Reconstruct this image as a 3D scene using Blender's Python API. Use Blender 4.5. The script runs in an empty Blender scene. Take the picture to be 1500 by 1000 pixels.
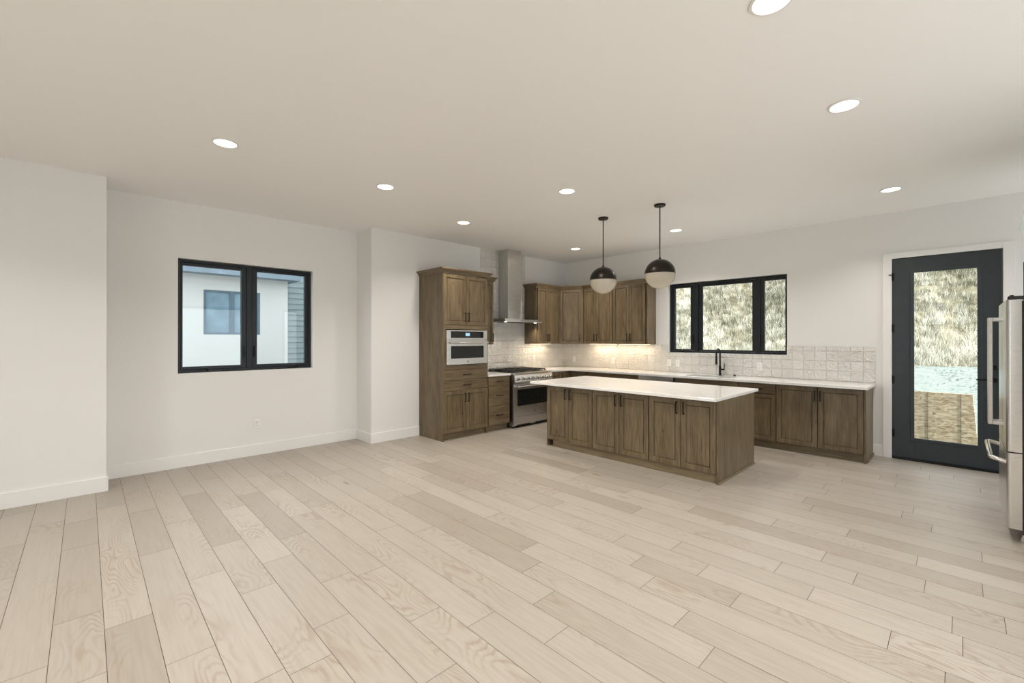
import bpy, bmesh, math, random
from mathutils import Vector, Matrix
import numpy as np
random.seed(7)
SC = bpy.context.scene
COL = SC.collection
PI = math.pi

# ------------------------------------------------------------------ camera
cam = bpy.data.cameras.new('camera'); co = bpy.data.objects.new('camera', cam); COL.objects.link(co)
cam.sensor_width = 36; cam.sensor_fit = 'HORIZONTAL'
cam.lens = 640.81 / 1500 * 36
cam.shift_y = -5.34 / 1500
cam.clip_start = .05; cam.clip_end = 300
co.location = (0, 0, 1.4895)
co.rotation_euler = (PI / 2 + .0021, 0, .7983)
SC.camera = co

# ------------------------------------------------------------------ world, sun, exposure
SC.view_settings.view_transform = 'Standard'
SC.view_settings.look = 'None'
SC.view_settings.gamma = 1
SC.view_settings.use_curve_mapping = False
SC.view_settings.exposure = 0.25
W = bpy.data.worlds.new('sky'); SC.world = W; W.use_nodes = True
bg = W.node_tree.nodes['Background']
bg.inputs[0].default_value = (.88, .925, 1.0, 1)
bg.inputs[1].default_value = 3.5
sd = bpy.data.lights.new('sun', 'SUN'); sd.energy = 9.0; sd.angle = math.radians(3); sd.color = (1, .95, .86)
so = bpy.data.objects.new('sun', sd); COL.objects.link(so)
so.rotation_euler = Vector((-.66, .12, -.74)).to_track_quat('-Z', 'Y').to_euler()
try:
    SC.cycles.max_bounces = 10; SC.cycles.diffuse_bounces = 6; SC.cycles.transparent_max_bounces = 12
    SC.cycles.caustics_reflective = False; SC.cycles.caustics_refractive = False
    SC.cycles.sample_clamp_indirect = 6
    SC.cycles.use_denoising = True
except Exception:
    pass
DOWN_W = 12.0          # watts of each recessed light
DOWN_C = (1, .92, .83)

def portal(loc, rot, sx, sy):
    l = bpy.data.lights.new('daylight_portal', 'AREA'); l.shape = 'RECTANGLE'; l.size = sx; l.size_y = sy
    l.cycles.is_portal = True
    o = bpy.data.objects.new('daylight_portal', l); COL.objects.link(o)
    o.location = loc; o.rotation_euler = rot
# room openings that let the sky in (panes are built further down)
portal((-2.225, -3.36, 1.21), (PI / 2, 0, PI), 2.35, 2.4)         # glazed sliding door behind the camera, light goes +Y
portal((2.76, 1.65, 1.35), (PI / 2, 0, PI / 2), 4.5, 2.2)       # window added right of the camera for daylight, light goes -X
portal((2.76, 5.75, 1.35), (PI / 2, 0, PI / 2), 2.3, 2.2)
portal((-6.42, 1.512, 1.757), (PI / 2, 0, -PI / 2), 1.49, 1.33)
portal((-2.646, 7.35, 1.842), (PI / 2, 0, 0), 1.79, 1.17)

# ------------------------------------------------------------------ materials
def newmat(name):
    m = bpy.data.materials.new(name); m.use_nodes = True
    nt = m.node_tree; b = nt.nodes['Principled BSDF']
    return m, nt, b
def N(nt, t, **kw):
    n = nt.nodes.new(t)
    for k, v in kw.items():
        if k.startswith('i_'): n.inputs[k[2:].replace('_', ' ')].default_value = v
        else: setattr(n, k, v)
    return n
def L(nt, a, b): nt.links.new(a, b)
def math_(nt, op, a, b=None, c=None):
    n = nt.nodes.new('ShaderNodeMath'); n.operation = op
    for i, v in enumerate((a, b, c)):
        if v is None: continue
        if hasattr(v, 'is_linked') or hasattr(v, 'links'): L(nt, v, n.inputs[i])
        else: n.inputs[i].default_value = v
    return n.outputs[0]
def mapping(nt, src, scale, loc=(0, 0, 0)):
    mp = nt.nodes.new('ShaderNodeMapping'); mp.inputs['Scale'].default_value = scale; mp.inputs['Location'].default_value = loc
    L(nt, src, mp.inputs['Vector']); return mp.outputs[0]
def ramp(nt, fac, stops):
    r = nt.nodes.new('ShaderNodeValToRGB')
    els = r.color_ramp.elements
    while len(els) < len(stops): els.new(.5)
    for e, (p, c) in zip(els, stops):
        e.position = p; e.color = (*c, 1) if len(c) == 3 else c
    L(nt, fac, r.inputs[0]); return r.outputs[0]
def mix(nt, fac, a, b, mode='MIX'):
    n = nt.nodes.new('ShaderNodeMix'); n.data_type = 'RGBA'; n.blend_type = mode
    for s, v in ((0, fac), (6, a), (7, b)):
        if hasattr(v, 'links'): L(nt, v, n.inputs[s])
        else: n.inputs[s].default_value = v if s == 0 else ((*v, 1) if len(v) == 3 else v)
    return n.outputs[2]
def bump(nt, b, h, strength=.2, dist=.002):
    n = nt.nodes.new('ShaderNodeBump'); n.inputs['Strength'].default_value = strength; n.inputs['Distance'].default_value = dist
    L(nt, h, n.inputs['Height']); L(nt, n.outputs[0], b.inputs['Normal'])

def plain(name, col, rough=.5, metal=0, noise=0, nscale=8, spec=None, coat=0):
    m, nt, b = newmat(name)
    b.inputs['Roughness'].default_value = rough; b.inputs['Metallic'].default_value = metal
    if coat: b.inputs['Coat Weight'].default_value = coat; b.inputs['Coat Roughness'].default_value = .15
    if spec is not None: b.inputs['Specular IOR Level'].default_value = spec
    tc = N(nt, 'ShaderNodeTexCoord')
    n = N(nt, 'ShaderNodeTexNoise'); n.inputs['Scale'].default_value = nscale; n.inputs['Detail'].default_value = 3
    L(nt, tc.outputs['Object'], n.inputs['Vector'])
    k = noise
    lo = tuple(c * (1 - k) for c in col); hi = tuple(min(1, c * (1 + k)) for c in col)
    L(nt, ramp(nt, n.outputs[0], [(.3, lo), (.7, hi)]), b.inputs['Base Color'])
    return m

def paint(name, col, tex=.06):
    m, nt, b = newmat(name); b.inputs['Roughness'].default_value = .55
    b.inputs['Specular IOR Level'].default_value = .3
    tc = N(nt, 'ShaderNodeTexCoord')
    n = N(nt, 'ShaderNodeTexNoise'); n.inputs['Scale'].default_value = 60; n.inputs['Detail'].default_value = 2
    L(nt, tc.outputs['Object'], n.inputs['Vector'])
    b.inputs['Base Color'].default_value = (*col, 1)
    bump(nt, b, n.outputs[0], tex, .002)
    return m

def wood(name, axis, dark, mid, light, rough=.42):
    """stained knotty alder; axis = the direction the grain runs in"""
    m, nt, b = newmat(name); b.inputs['Roughness'].default_value = rough
    b.inputs['Specular IOR Level'].default_value = .45
    tc = N(nt, 'ShaderNodeTexCoord'); oi = N(nt, 'ShaderNodeObjectInfo')
    add = N(nt, 'ShaderNodeVectorMath', operation='ADD')
    sc = N(nt, 'ShaderNodeVectorMath', operation='SCALE'); sc.inputs[0].default_value = (7.3, 3.1, 5.7)
    L(nt, oi.outputs['Random'], sc.inputs['Scale'])
    L(nt, tc.outputs['Object'], add.inputs[0]); L(nt, sc.outputs[0], add.inputs[1])
    v = add.outputs[0]
    s = {'z': (1, 1, .07), 'x': (.07, 1, 1), 'y': (1, .07, 1)}[axis]
    fine = N(nt, 'ShaderNodeTexNoise'); fine.inputs['Scale'].default_value = 70; fine.inputs['Detail'].default_value = 4
    L(nt, mapping(nt, v, s), fine.inputs['Vector'])
    s2 = {'z': (1, 1, .18), 'x': (.18, 1, 1), 'y': (1, .18, 1)}[axis]
    big = N(nt, 'ShaderNodeTexNoise'); big.inputs['Scale'].default_value = 9; big.inputs['Detail'].default_value = 3
    big.inputs['Distortion'].default_value = .6
    L(nt, mapping(nt, v, s2), big.inputs['Vector'])
    f = math_(nt, 'ADD', math_(nt, 'MULTIPLY', fine.outputs[0], .55), math_(nt, 'MULTIPLY', big.outputs[0], .45))
    c = ramp(nt, f, [(.34, dark), (.5, mid), (.66, light)])
    s3 = {'z': (1, .06, .6), 'x': (.6, .06, 1), 'y': (1, .6, .06)}[axis]
    kn = N(nt, 'ShaderNodeTexVoronoi'); kn.inputs['Scale'].default_value = 5.5
    L(nt, mapping(nt, v, s3), kn.inputs['Vector'])
    ks = N(nt, 'ShaderNodeSeparateColor'); L(nt, kn.outputs['Color'], ks.inputs[0])
    rare = math_(nt, 'MULTIPLY', math_(nt, 'GREATER_THAN', .72, ks.outputs[0]), 1.0)
    wob = math_(nt, 'ADD', math_(nt, 'ADD', kn.outputs['Distance'], rare), math_(nt, 'MULTIPLY', math_(nt, 'SUBTRACT', big.outputs[0], .5), .12))
    k = ramp(nt, wob, [(.0, (.15, .13, .12)), (.05, (.4, .37, .34)), (.11, (1, 1, 1))])
    c = mix(nt, .8, c, k, 'MULTIPLY')
    L(nt, c, b.inputs['Base Color'])
    bump(nt, b, fine.outputs[0], .08, .001)
    return m

M = {}
M['wall'] = paint('wall_paint', (.765, .758, .742))
M['ceil'] = paint('ceiling_paint', (.89, .88, .86), .1)
M['trim'] = paint('trim_paint', (.79, .785, .77), .01); M['trim'].node_tree.nodes['Principled BSDF'].inputs['Roughness'].default_value = .35
WD, WM, WL = (.082, .057, .030), (.145, .105, .058), (.205, .155, .090)
M['wood_z'] = wood('stained_alder_upright', 'z', WD, WM, WL)
M['wood_x'] = wood('stained_alder_lengthwise', 'x', WD, WM, WL)
M['toe'] = wood('lightened_alder_plinth', 'x', WM, WL, (.25, .20, .125), .3)  # paler copy of the cabinet wood: light bounced off the floor, put into colour
M['black'] = plain('black_metal', (.012, .011, .010), .38, .6, .1)
M['iron'] = plain('cast_iron', (.012, .012, .012), .55, .2, .2, 40)
M['frame'] = plain('black_window_finish', (.009, .012, .015), .38, 0, .08, 8, .35)
M['doorpaint'] = plain('black_door_paint', (.020, .028, .033), .36, 0, .08)
M['rubber'] = plain('black_gasket', (.01, .01, .01), .7)
M['plastic'] = plain('white_plastic', (.80, .79, .76), .35)
M['slot'] = plain('outlet_slot', (.08, .08, .08), .6)
M['blackglass'] = plain('oven_black_glass', (.008, .009, .009), .06, 0, .05)
M['chrome'] = plain('bright_metal', (.72, .70, .67), .12, 1)
M['bronze'] = plain('dark_bronze', (.03, .026, .022), .33, .8, .1)
M['osb_edge'] = plain('board_edge', (.40, .30, .18), .8, 0, .2)
M['stem'] = plain('frame_white', (.8, .8, .8), .5)

def steel():
    m, nt, b = newmat('brushed_steel'); b.inputs['Metallic'].default_value = 1; b.inputs['Roughness'].default_value = .27
    tc = N(nt, 'ShaderNodeTexCoord')
    n = N(nt, 'ShaderNodeTexNoise'); n.inputs['Scale'].default_value = 500; n.inputs['Detail'].default_value = 2
    L(nt, mapping(nt, tc.outputs['Object'], (.02, 1, 1)), n.inputs['Vector'])
    L(nt, ramp(nt, n.outputs[0], [(.3, (.60, .585, .555)), (.7, (.64, .62, .59))]), b.inputs['Base Color'])
    L(nt, ramp(nt, n.outputs[0], [(.3, (.27,) * 3), (.7, (.30,) * 3)]), b.inputs['Roughness'])
    return m
M['steel'] = steel()

def quartz():
    m, nt, b = newmat('white_quartz'); b.inputs['Roughness'].default_value = .13
    tc = N(nt, 'ShaderNodeTexCoord')
    n = N(nt, 'ShaderNodeTexNoise'); n.inputs['Scale'].default_value = 2.2; n.inputs['Detail'].default_value = 6; n.inputs['Distortion'].default_value = 1.2
    L(nt, tc.outputs['Object'], n.inputs['Vector'])
    L(nt, ramp(nt, n.outputs[0], [(.40, (.87, .86, .84)), (.5, (.84, .83, .81)), (.58, (.88, .87, .85))]), b.inputs['Base Color'])
    return m
M['quartz'] = quartz()

def tile():
    """glossy hand-made square tile, every tile a little tilted and rippled"""
    m, nt, b = newmat('glazed_tile'); b.inputs['Roughness'].default_value = .07; b.inputs['IOR'].default_value = 1.75
    tc = N(nt, 'ShaderNodeTexCoord'); sep = N(nt, 'ShaderNodeSeparateXYZ'); L(nt, tc.outputs['Object'], sep.inputs[0])
    S = .132
    u = math_(nt, 'DIVIDE', math_(nt, 'ADD', sep.outputs[0], sep.outputs[1]), S)
    v = math_(nt, 'DIVIDE', sep.outputs[2], S)
    fu = math_(nt, 'FRACT', u); fv = math_(nt, 'FRACT', v)
    iu = math_(nt, 'FLOOR', u); iv = math_(nt, 'FLOOR', v)
    cmb = N(nt, 'ShaderNodeCombineXYZ'); L(nt, iu, cmb.inputs[0]); L(nt, iv, cmb.inputs[1])
    wn = N(nt, 'ShaderNodeTexWhiteNoise', noise_dimensions='3D'); L(nt, cmb.outputs[0], wn.inputs['Vector'])
    sc = N(nt, 'ShaderNodeSeparateColor'); L(nt, wn.outputs['Color'], sc.inputs[0])
    edge = math_(nt, 'MINIMUM', math_(nt, 'MINIMUM', fu, math_(nt, 'SUBTRACT', 1, fu)), math_(nt, 'MINIMUM', fv, math_(nt, 'SUBTRACT', 1, fv)))
    c = mix(nt, sc.outputs[0], (.66, .645, .61), (.72, .705, .67))
    grout = ramp(nt, edge, [(.010, (.80, .78, .75)), (.022, (1, 1, 1))])
    L(nt, mix(nt, 1, c, grout, 'MULTIPLY'), b.inputs['Base Color'])
    L(nt, ramp(nt, edge, [(.010, (.6,) * 3), (.02, (.07,) * 3)]), b.inputs['Roughness'])
    tilt = math_(nt, 'ADD', math_(nt, 'MULTIPLY', math_(nt, 'SUBTRACT', sc.outputs[1], .5), fu), math_(nt, 'MULTIPLY', math_(nt, 'SUBTRACT', sc.outputs[2], .5), fv))
    off = N(nt, 'ShaderNodeVectorMath', operation='ADD'); L(nt, tc.outputs['Object'], off.inputs[0]); L(nt, wn.outputs['Color'], off.inputs[1])
    n = N(nt, 'ShaderNodeTexNoise'); n.inputs['Scale'].default_value = 22; n.inputs['Detail'].default_value = 2; n.inputs['Distortion'].default_value = .7
    L(nt, off.outputs[0], n.inputs['Vector'])
    pil = ramp(nt, edge, [(.0, (0,) * 3), (.06, (1,) * 3)])
    h = math_(nt, 'ADD', math_(nt, 'ADD', math_(nt, 'MULTIPLY', tilt, .9), math_(nt, 'MULTIPLY', n.outputs[0], 1.5)), math_(nt, 'MULTIPLY', pil, .35))
    bump(nt, b, h, 1.0, .018)
    return m
M['tile'] = tile()

def floorwood():
    m, nt, b = newmat('pale_oak_planks')
    at = N(nt, 'ShaderNodeAttribute'); at.attribute_name = 'plank'
    sc = N(nt, 'ShaderNodeSeparateColor'); L(nt, at.outputs['Color'], sc.inputs[0])
    tc = N(nt, 'ShaderNodeTexCoord')
    sv = N(nt, 'ShaderNodeVectorMath', operation='MULTIPLY'); L(nt, at.outputs['Color'], sv.inputs[0]); sv.inputs[1].default_value = (41, 17, 23)
    ad = N(nt, 'ShaderNodeVectorMath', operation='ADD'); L(nt, tc.outputs['Object'], ad.inputs[0]); L(nt, sv.outputs[0], ad.inputs[1])
    v = ad.outputs[0]
    fine = N(nt, 'ShaderNodeTexNoise'); fine.inputs['Scale'].default_value = 60; fine.inputs['Detail'].default_value = 4
    L(nt, mapping(nt, v, (.06, 1, 1)), fine.inputs['Vector'])
    # cathedral figure: contour lines of a stretched noise field
    fld = N(nt, 'ShaderNodeTexNoise'); fld.inputs['Scale'].default_value = 5.5; fld.inputs['Detail'].default_value = 1.5; fld.inputs['Roughness'].default_value = .35; fld.inputs['Distortion'].default_value = .25
    L(nt, mapping(nt, v, (.28, 1, 1)), fld.inputs['Vector'])
    wig = math_(nt, 'MULTIPLY', math_(nt, 'SUBTRACT', fine.outputs[0], .5), .05)
    ph = math_(nt, 'MULTIPLY', math_(nt, 'ADD', fld.outputs[0], wig), 120)
    lines = math_(nt, 'SINE', ph)
    lines = math_(nt, 'POWER', math_(nt, 'MULTIPLY', math_(nt, 'ADD', lines, 1), .5), 3)
    msk = N(nt, 'ShaderNodeTexNoise'); msk.inputs['Scale'].default_value = 2.3; msk.inputs['Detail'].default_value = 2
    L(nt, mapping(nt, v, (.6, 1.6, 1)), msk.inputs['Vector'])
    mk = ramp(nt, msk.outputs[0], [(.46, (0,) * 3), (.66, (1,) * 3)])
    lines = math_(nt, 'MULTIPLY', lines, mk)
    tone = ramp(nt, sc.outputs[0], [(0, (.325, .288, .245)), (.22, (.362, .327, .282)), (.75, (.388, .352, .307)), (1, (.412, .374, .330))])
    g = ramp(nt, fine.outputs[0], [(.25, (.88, .865, .84)), (.6, (1, 1, 1))])
    c = mix(nt, 1, tone, g, 'MULTIPLY')
    c = mix(nt, math_(nt, 'MULTIPLY', lines, .5), c, (.25, .185, .125))
    kn = N(nt, 'ShaderNodeTexVoronoi'); kn.inputs['Scale'].default_value = 1.15
    L(nt, mapping(nt, v, (.8, 2.0, 1)), kn.inputs['Vector'])
    kd = math_(nt, 'ADD', kn.outputs['Distance'], math_(nt, 'MULTIPLY', math_(nt, 'SUBTRACT', fine.outputs[0], .5), .06))
    k = ramp(nt, kd, [(.0, (.5, .44, .36)), (.03, (.72, .68, .62)), (.075, (1, 1, 1))])
    c = mix(nt, .8, c, k, 'MULTIPLY')
    L(nt, c, b.inputs['Base Color'])
    L(nt, ramp(nt, fine.outputs[0], [(.3, (.36,) * 3), (.7, (.46,) * 3)]), b.inputs['Roughness'])
    b.inputs['Specular IOR Level'].default_value = .5
    bump(nt, b, math_(nt, 'SUBTRACT', fine.outputs[0], math_(nt, 'MULTIPLY', lines, .8)), .10, .001)
    return m
M['plank'] = floorwood()
M['gap'] = plain('floor_joint', (.10, .075, .05), .8)

def glass(name='window_glass', tint=(.955, .965, .955), refl=1.0):
    m = bpy.data.materials.new(name); m.use_nodes = True; nt = m.node_tree; nt.nodes.clear()
    out = N(nt, 'ShaderNodeOutputMaterial'); mx = N(nt, 'ShaderNodeMixShader')
    t = N(nt, 'ShaderNodeBsdfTransparent'); t.inputs[0].default_value = (*tint, 1)
    g = N(nt, 'ShaderNodeBsdfGlossy'); g.inputs['Roughness'].default_value = .0; g.inputs[0].default_value = (1, 1, 1, 1)
    f = N(nt, 'ShaderNodeFresnel'); f.inputs[0].default_value = 1.5
    gm = N(nt, 'ShaderNodeNewGeometry'); front = math_(nt, 'SUBTRACT', 1, gm.outputs['Backfacing'])
    L(nt, math_(nt, 'MULTIPLY', math_(nt, 'MULTIPLY', f.outputs[0], refl), front), mx.inputs[0]); L(nt, t.outputs[0], mx.inputs[1]); L(nt, g.outputs[0], mx.inputs[2])
    L(nt, mx.outputs[0], out.inputs[0])
    return m
M['glass'] = glass()
M['tealglass'] = glass('pale_teal_glass', (.72, .90, .88), 1.6)

def globe():
    m = bpy.data.materials.new('frosted_globe_glass'); m.use_nodes = True; nt = m.node_tree; nt.nodes.clear()
    out = N(nt, 'ShaderNodeOutputMaterial')
    d = N(nt, 'ShaderNodeBsdfDiffuse'); d.inputs[0].default_value = (.90, .87, .80, 1)
    tr = N(nt, 'ShaderNodeBsdfTranslucent'); tr.inputs[0].default_value = (.93, .88, .78, 1)
    tp = N(nt, 'ShaderNodeBsdfTransparent'); tp.inputs[0].default_value = (.97, .95, .90, 1)
    gl = N(nt, 'ShaderNodeBsdfGlossy'); gl.inputs['Roughness'].default_value = .08
    f = N(nt, 'ShaderNodeFresnel'); f.inputs[0].default_value = 1.45
    m1 = N(nt, 'ShaderNodeMixShader'); m1.inputs[0].default_value = .6; L(nt, d.outputs[0], m1.inputs[1]); L(nt, tr.outputs[0], m1.inputs[2])
    m2 = N(nt, 'ShaderNodeMixShader'); m2.inputs[0].default_value = .35; L(nt, m1.outputs[0], m2.inputs[1]); L(nt, tp.outputs[0], m2.inputs[2])
    m3 = N(nt, 'ShaderNodeMixShader'); gm = N(nt, 'ShaderNodeNewGeometry'); L(nt, math_(nt, 'MULTIPLY', f.outputs[0], math_(nt, 'SUBTRACT', 1, gm.outputs['Backfacing'])), m3.inputs[0]); L(nt, m2.outputs[0], m3.inputs[1]); L(nt, gl.outputs[0], m3.inputs[2])
    L(nt, m3.outputs[0], out.inputs[0]); return m
M['globe'] = globe()

def emis(name, col, s):
    m = bpy.data.materials.new(name); m.use_nodes = True; nt = m.node_tree; nt.nodes.clear()
    out = N(nt, 'ShaderNodeOutputMaterial'); e = N(nt, 'ShaderNodeEmission')
    e.inputs[0].default_value = (*col, 1); e.inputs[1].default_value = s; L(nt, e.outputs[0], out.inputs[0]); return m
M['lens'] = emis('lit_lens', (1, .95, .88), 4.0)
M['display'] = emis('lit_display', (.45, .75, .95), .9)
M['ledstrip'] = emis('lit_strip', (1, .82, .6), 2.0)

def stucco():
    return paint('white_stucco', (.66, .67, .645), .5)
M['stucco'] = stucco()
M['siding'] = plain('pale_blue_siding', (.26, .33, .345), .6, 0, .06)
M['eave'] = plain('blue_grey_soffit', (.20, .27, .33), .6, 0, .06)
M['farframe'] = plain('blue_grey_frame', (.10, .16, .21), .5, 0, .06)
M['farglass'] = plain('far_window_glass', (.20, .32, .40), .12, 0, .25, 3)

def ground(name, a, b_, scale, rough=.9, mid=None):
    m, nt, b = newmat(name); b.inputs['Roughness'].default_value = rough; b.inputs['Specular IOR Level'].default_value = .1
    tc = N(nt, 'ShaderNodeTexCoord')
    n = N(nt, 'ShaderNodeTexNoise'); n.inputs['Scale'].default_value = scale; n.inputs['Detail'].default_value = 8; n.inputs['Roughness'].default_value = .75
    L(nt, tc.outputs['Object'], n.inputs['Vector'])
    L(nt, ramp(nt, n.outputs[0], [(.35, a), (.5, mid or tuple((x + y) / 2 for x, y in zip(a, b_))), (.62, b_)]), b.inputs['Base Color'])
    bump(nt, b, n.outputs[0], .6, .03)
    return m
M['dirt'] = ground('dry_hill_soil', (.05, .046, .03), (.22, .205, .145), 2.2)
M['gravel'] = ground('pale_gravel', (.10, .125, .115), (.205, .235, .215), 9)
M['paving'] = ground('pale_paving', (.50, .48, .44), (.60, .58, .54), 3)
def osb():
    m, nt, b = newmat('strand_board'); b.inputs['Roughness'].default_value = .75
    tc = N(nt, 'ShaderNodeTexCoord')
    v = N(nt, 'ShaderNodeTexVoronoi'); v.inputs['Scale'].default_value = 48; v.inputs['Randomness'].default_value = 1
    ns = N(nt, 'ShaderNodeTexNoise'); ns.inputs['Scale'].default_value = 5; L(nt, tc.outputs['Object'], ns.inputs['Vector'])
    ad = N(nt, 'ShaderNodeVectorMath', operation='ADD'); sc = N(nt, 'ShaderNodeVectorMath', operation='SCALE'); sc.inputs['Scale'].default_value = .10
    L(nt, ns.outputs['Color'], sc.inputs[0]); L(nt, tc.outputs['Object'], ad.inputs[0]); L(nt, sc.outputs[0], ad.inputs[1])
    L(nt, mapping(nt, ad.outputs[0], (.45, 1, 1.3)), v.inputs['Vector'])
    s = N(nt, 'ShaderNodeSeparateColor'); L(nt, v.outputs['Color'], s.inputs[0])
    L(nt, ramp(nt, s.outputs[0], [(0, (.22, .165, .10)), (.25, (.33, .26, .165)), (.6, (.41, .335, .225)), (1, (.52, .45, .33))]), b.inputs['Base Color'])
    return m
M['osb'] = osb()
def grassmat():
    m, nt, b = newmat('dry_bunch_grass'); b.inputs['Roughness'].default_value = .8; b.inputs['Specular IOR Level'].default_value = .1
    at = N(nt, 'ShaderNodeAttribute'); at.attribute_name = 'blade'
    s = N(nt, 'ShaderNodeSeparateColor'); L(nt, at.outputs['Color'], s.inputs[0])
    L(nt, ramp(nt, s.outputs[0], [(0, (.04, .042, .02)), (.25, (.15, .148, .088)), (.5, (.43, .42, .335)), (1, (.80, .785, .71))]), b.inputs['Base Color'])
    return m
M['grass'] = grassmat()

# ------------------------------------------------------------------ mesh helpers
class MB:
    def __init__(s): s.v = []; s.f = []
    def quad(s, pts):
        n = len(s.v); s.v += [tuple(p) for p in pts]; s.f.append(tuple(range(n, n + len(pts)))); return s
    def box(s, x0, x1, y0, y1, z0, z1):
        n = len(s.v)
        s.v += [(x0, y0, z0), (x1, y0, z0), (x1, y1, z0), (x0, y1, z0), (x0, y0, z1), (x1, y0, z1), (x1, y1, z1), (x0, y1, z1)]
        for f in ((0, 3, 2, 1), (4, 5, 6, 7), (0, 1, 5, 4), (1, 2, 6, 5), (2, 3, 7, 6), (3, 0, 4, 7)): s.f.append(tuple(n + i for i in f))
        return s
    def prism(s, poly, ax, a0, a1):
        """extrude a 2-D polygon along axis ax ('x': poly in (y,z), 'y': (x,z), 'z': (x,y))"""
        n = len(s.v); k = len(poly)
        mk = {'x': lambda a, p: (a, p[0], p[1]), 'y': lambda a, p: (p[0], a, p[1]), 'z': lambda a, p: (p[0], p[1], a)}[ax]
        for a in (a0, a1): s.v += [mk(a, p) for p in poly]
        s.f.append(tuple(n + i for i in range(k))[::-1]); s.f.append(tuple(n + k + i for i in range(k)))
        for i in range(k): j = (i + 1) % k; s.f.append((n + i, n + j, n + k + j, n + k + i))
        return s
    def tube(s, pts, r, n=12, caps=True):
        pts = [Vector(p) for p in pts]; base = len(s.v); rs = r if isinstance(r, (list, tuple)) else [r] * len(pts)
        up = None
        for i, p in enumerate(pts):
            t = (pts[min(i + 1, len(pts) - 1)] - pts[max(i - 1, 0)]).normalized()
            if up is None: up = Vector((0, 0, 1)) if abs(t.z) < .9 else Vector((1, 0, 0))
            a = t.cross(up).normalized(); b = a.cross(t).normalized(); up = b
            for k in range(n):
                an = 2 * PI * k / n; s.v.append(tuple(p + (a * math.cos(an) + b * math.sin(an)) * rs[i]))
        for i in range(len(pts) - 1):
            for k in range(n):
                j = (k + 1) % n; s.f.append((base + i * n + k, base + i * n + j, base + (i + 1) * n + j, base + (i + 1) * n + k))
        if caps:
            s.f.append(tuple(base + k for k in range(n))[::-1]); e = base + (len(pts) - 1) * n; s.f.append(tuple(e + k for k in range(n)))
        return s
    def lathe(s, prof, n=32, c=(0, 0, 0)):
        """profile of (r,z) revolved round z"""
        base = len(s.v); k = len(prof)
        for r, z in prof:
            for i in range(n): a = 2 * PI * i / n; s.v.append((c[0] + r * math.cos(a), c[1] + r * math.sin(a), c[2] + z))
        for i in range(k - 1):
            for j in range(n):
                q = (j + 1) % n; s.f.append((base + i * n + j, base + i * n + q, base + (i + 1) * n + q, base + (i + 1) * n + j))
        return s
    def rings(s, x0, x1, z0, z1, prof):
        """rectangular stepped panel facing -y; prof = [(inset, y)] outside to inside, last ring is filled"""
        base = len(s.v)
        for d, y in prof:
            s.v += [(x0 + d, y, z0 + d), (x1 - d, y, z0 + d), (x1 - d, y, z1 - d), (x0 + d, y, z1 - d)]
        for i in range(len(prof) - 1):
            for j in range(4):
                q = (j + 1) % 4; a = base + i * 4; b = base + i * 4 + 4
                s.f.append((a + j, a + q, b + q, b + j))
        e = base + (len(prof) - 1) * 4; s.f.append((e, e + 1, e + 2, e + 3))
        s.f.append((base + 3, base + 2, base + 1, base))
        return s
    def build(s, name, mat, parent=None, bev=0, smooth=False, seg=2, mats=None):
        me = bpy.data.meshes.new(name); me.from_pydata(s.v, [], s.f)
        bm = bmesh.new(); bm.from_mesh(me)
        bmesh.ops.remove_doubles(bm, verts=bm.verts, dist=1e-6)
        bmesh.ops.recalc_face_normals(bm, faces=bm.faces)
        if bev:
            ed = [e for e in bm.edges if len(e.link_faces) == 2 and e.calc_face_angle(0) > .5]
            bmesh.ops.bevel(bm, geom=ed, offset=bev, segments=seg, affect='EDGES', profile=.5)
        bm.to_mesh(me); bm.free()
        if smooth:
            for p in me.polygons: p.use_smooth = True
            try: me.set_sharp_from_angle(angle=math.radians(40))
            except Exception: pass
        me.materials.append(mat)
        o = bpy.data.objects.new(name, me); COL.objects.link(o)
        if parent is not None: o.parent = parent
        return o

def thing(name, label, cat, loc=(0, 0, 0), rz=0, group=None):
    o = bpy.data.objects.new(name, None); COL.objects.link(o); o.empty_display_size = .1
    o.location = loc; o.rotation_euler = (0, 0, rz); o['label'] = label; o['category'] = cat
    if group: o['group'] = group
    return o
def tag(o, label, cat, group=None, kind=None):
    o['label'] = label; o['category'] = cat
    if group: o['group'] = group
    if kind: o['kind'] = kind
    return o
def struct(o, label=None):
    o['kind'] = 'structure'
    if label: o['label'] = label
    return o
def dup(root, loc, label, rz=None):
    r = root.copy(); COL.objects.link(r); r.location = loc; r['label'] = label
    if rz is not None: r.rotation_euler = (0, 0, rz)
    def rec(a, b):
        for ch in list(a.children):
            c = ch.copy(); COL.objects.link(c); c.parent = b; rec(ch, c)
    rec(root, r); return r

# ------------------------------------------------------------------ room constants (metres)
H = 3.075                      # ceiling
LA, LB, LC = -5.846, -6.309, -5.847   # left wall: bump beside camera, window recess, kitchen part
YA, YP, B = .146, 2.908, 7.234        # end of bump, start of kitchen part, back wall
REAR = -3.2; R1 = 1.0; R2 = 2.6; YR = 4.5
T = .16

def wall_cells(mb, axis, c0, c1, u0, u1, z0, z1, holes):
    """solid wall between planes c0..c1 on axis, spanning u0..u1, with rectangular holes (ua,ub,za,zb)"""
    us = sorted({u0, u1, *[h[0] for h in holes], *[h[1] for h in holes]}); zs = sorted({z0, z1, *[h[2] for h in holes], *[h[3] for h in holes]})
    for a, b in zip(us, us[1:]):
        for c, d in zip(zs, zs[1:]):
            if any(h[0] <= a and b <= h[1] and h[2] <= c and d <= h[3] for h in holes): continue
            if axis == 'y': mb.box(a, b, c0, c1, c, d)
            else: mb.box(c0, c1, a, b, c, d)

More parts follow.
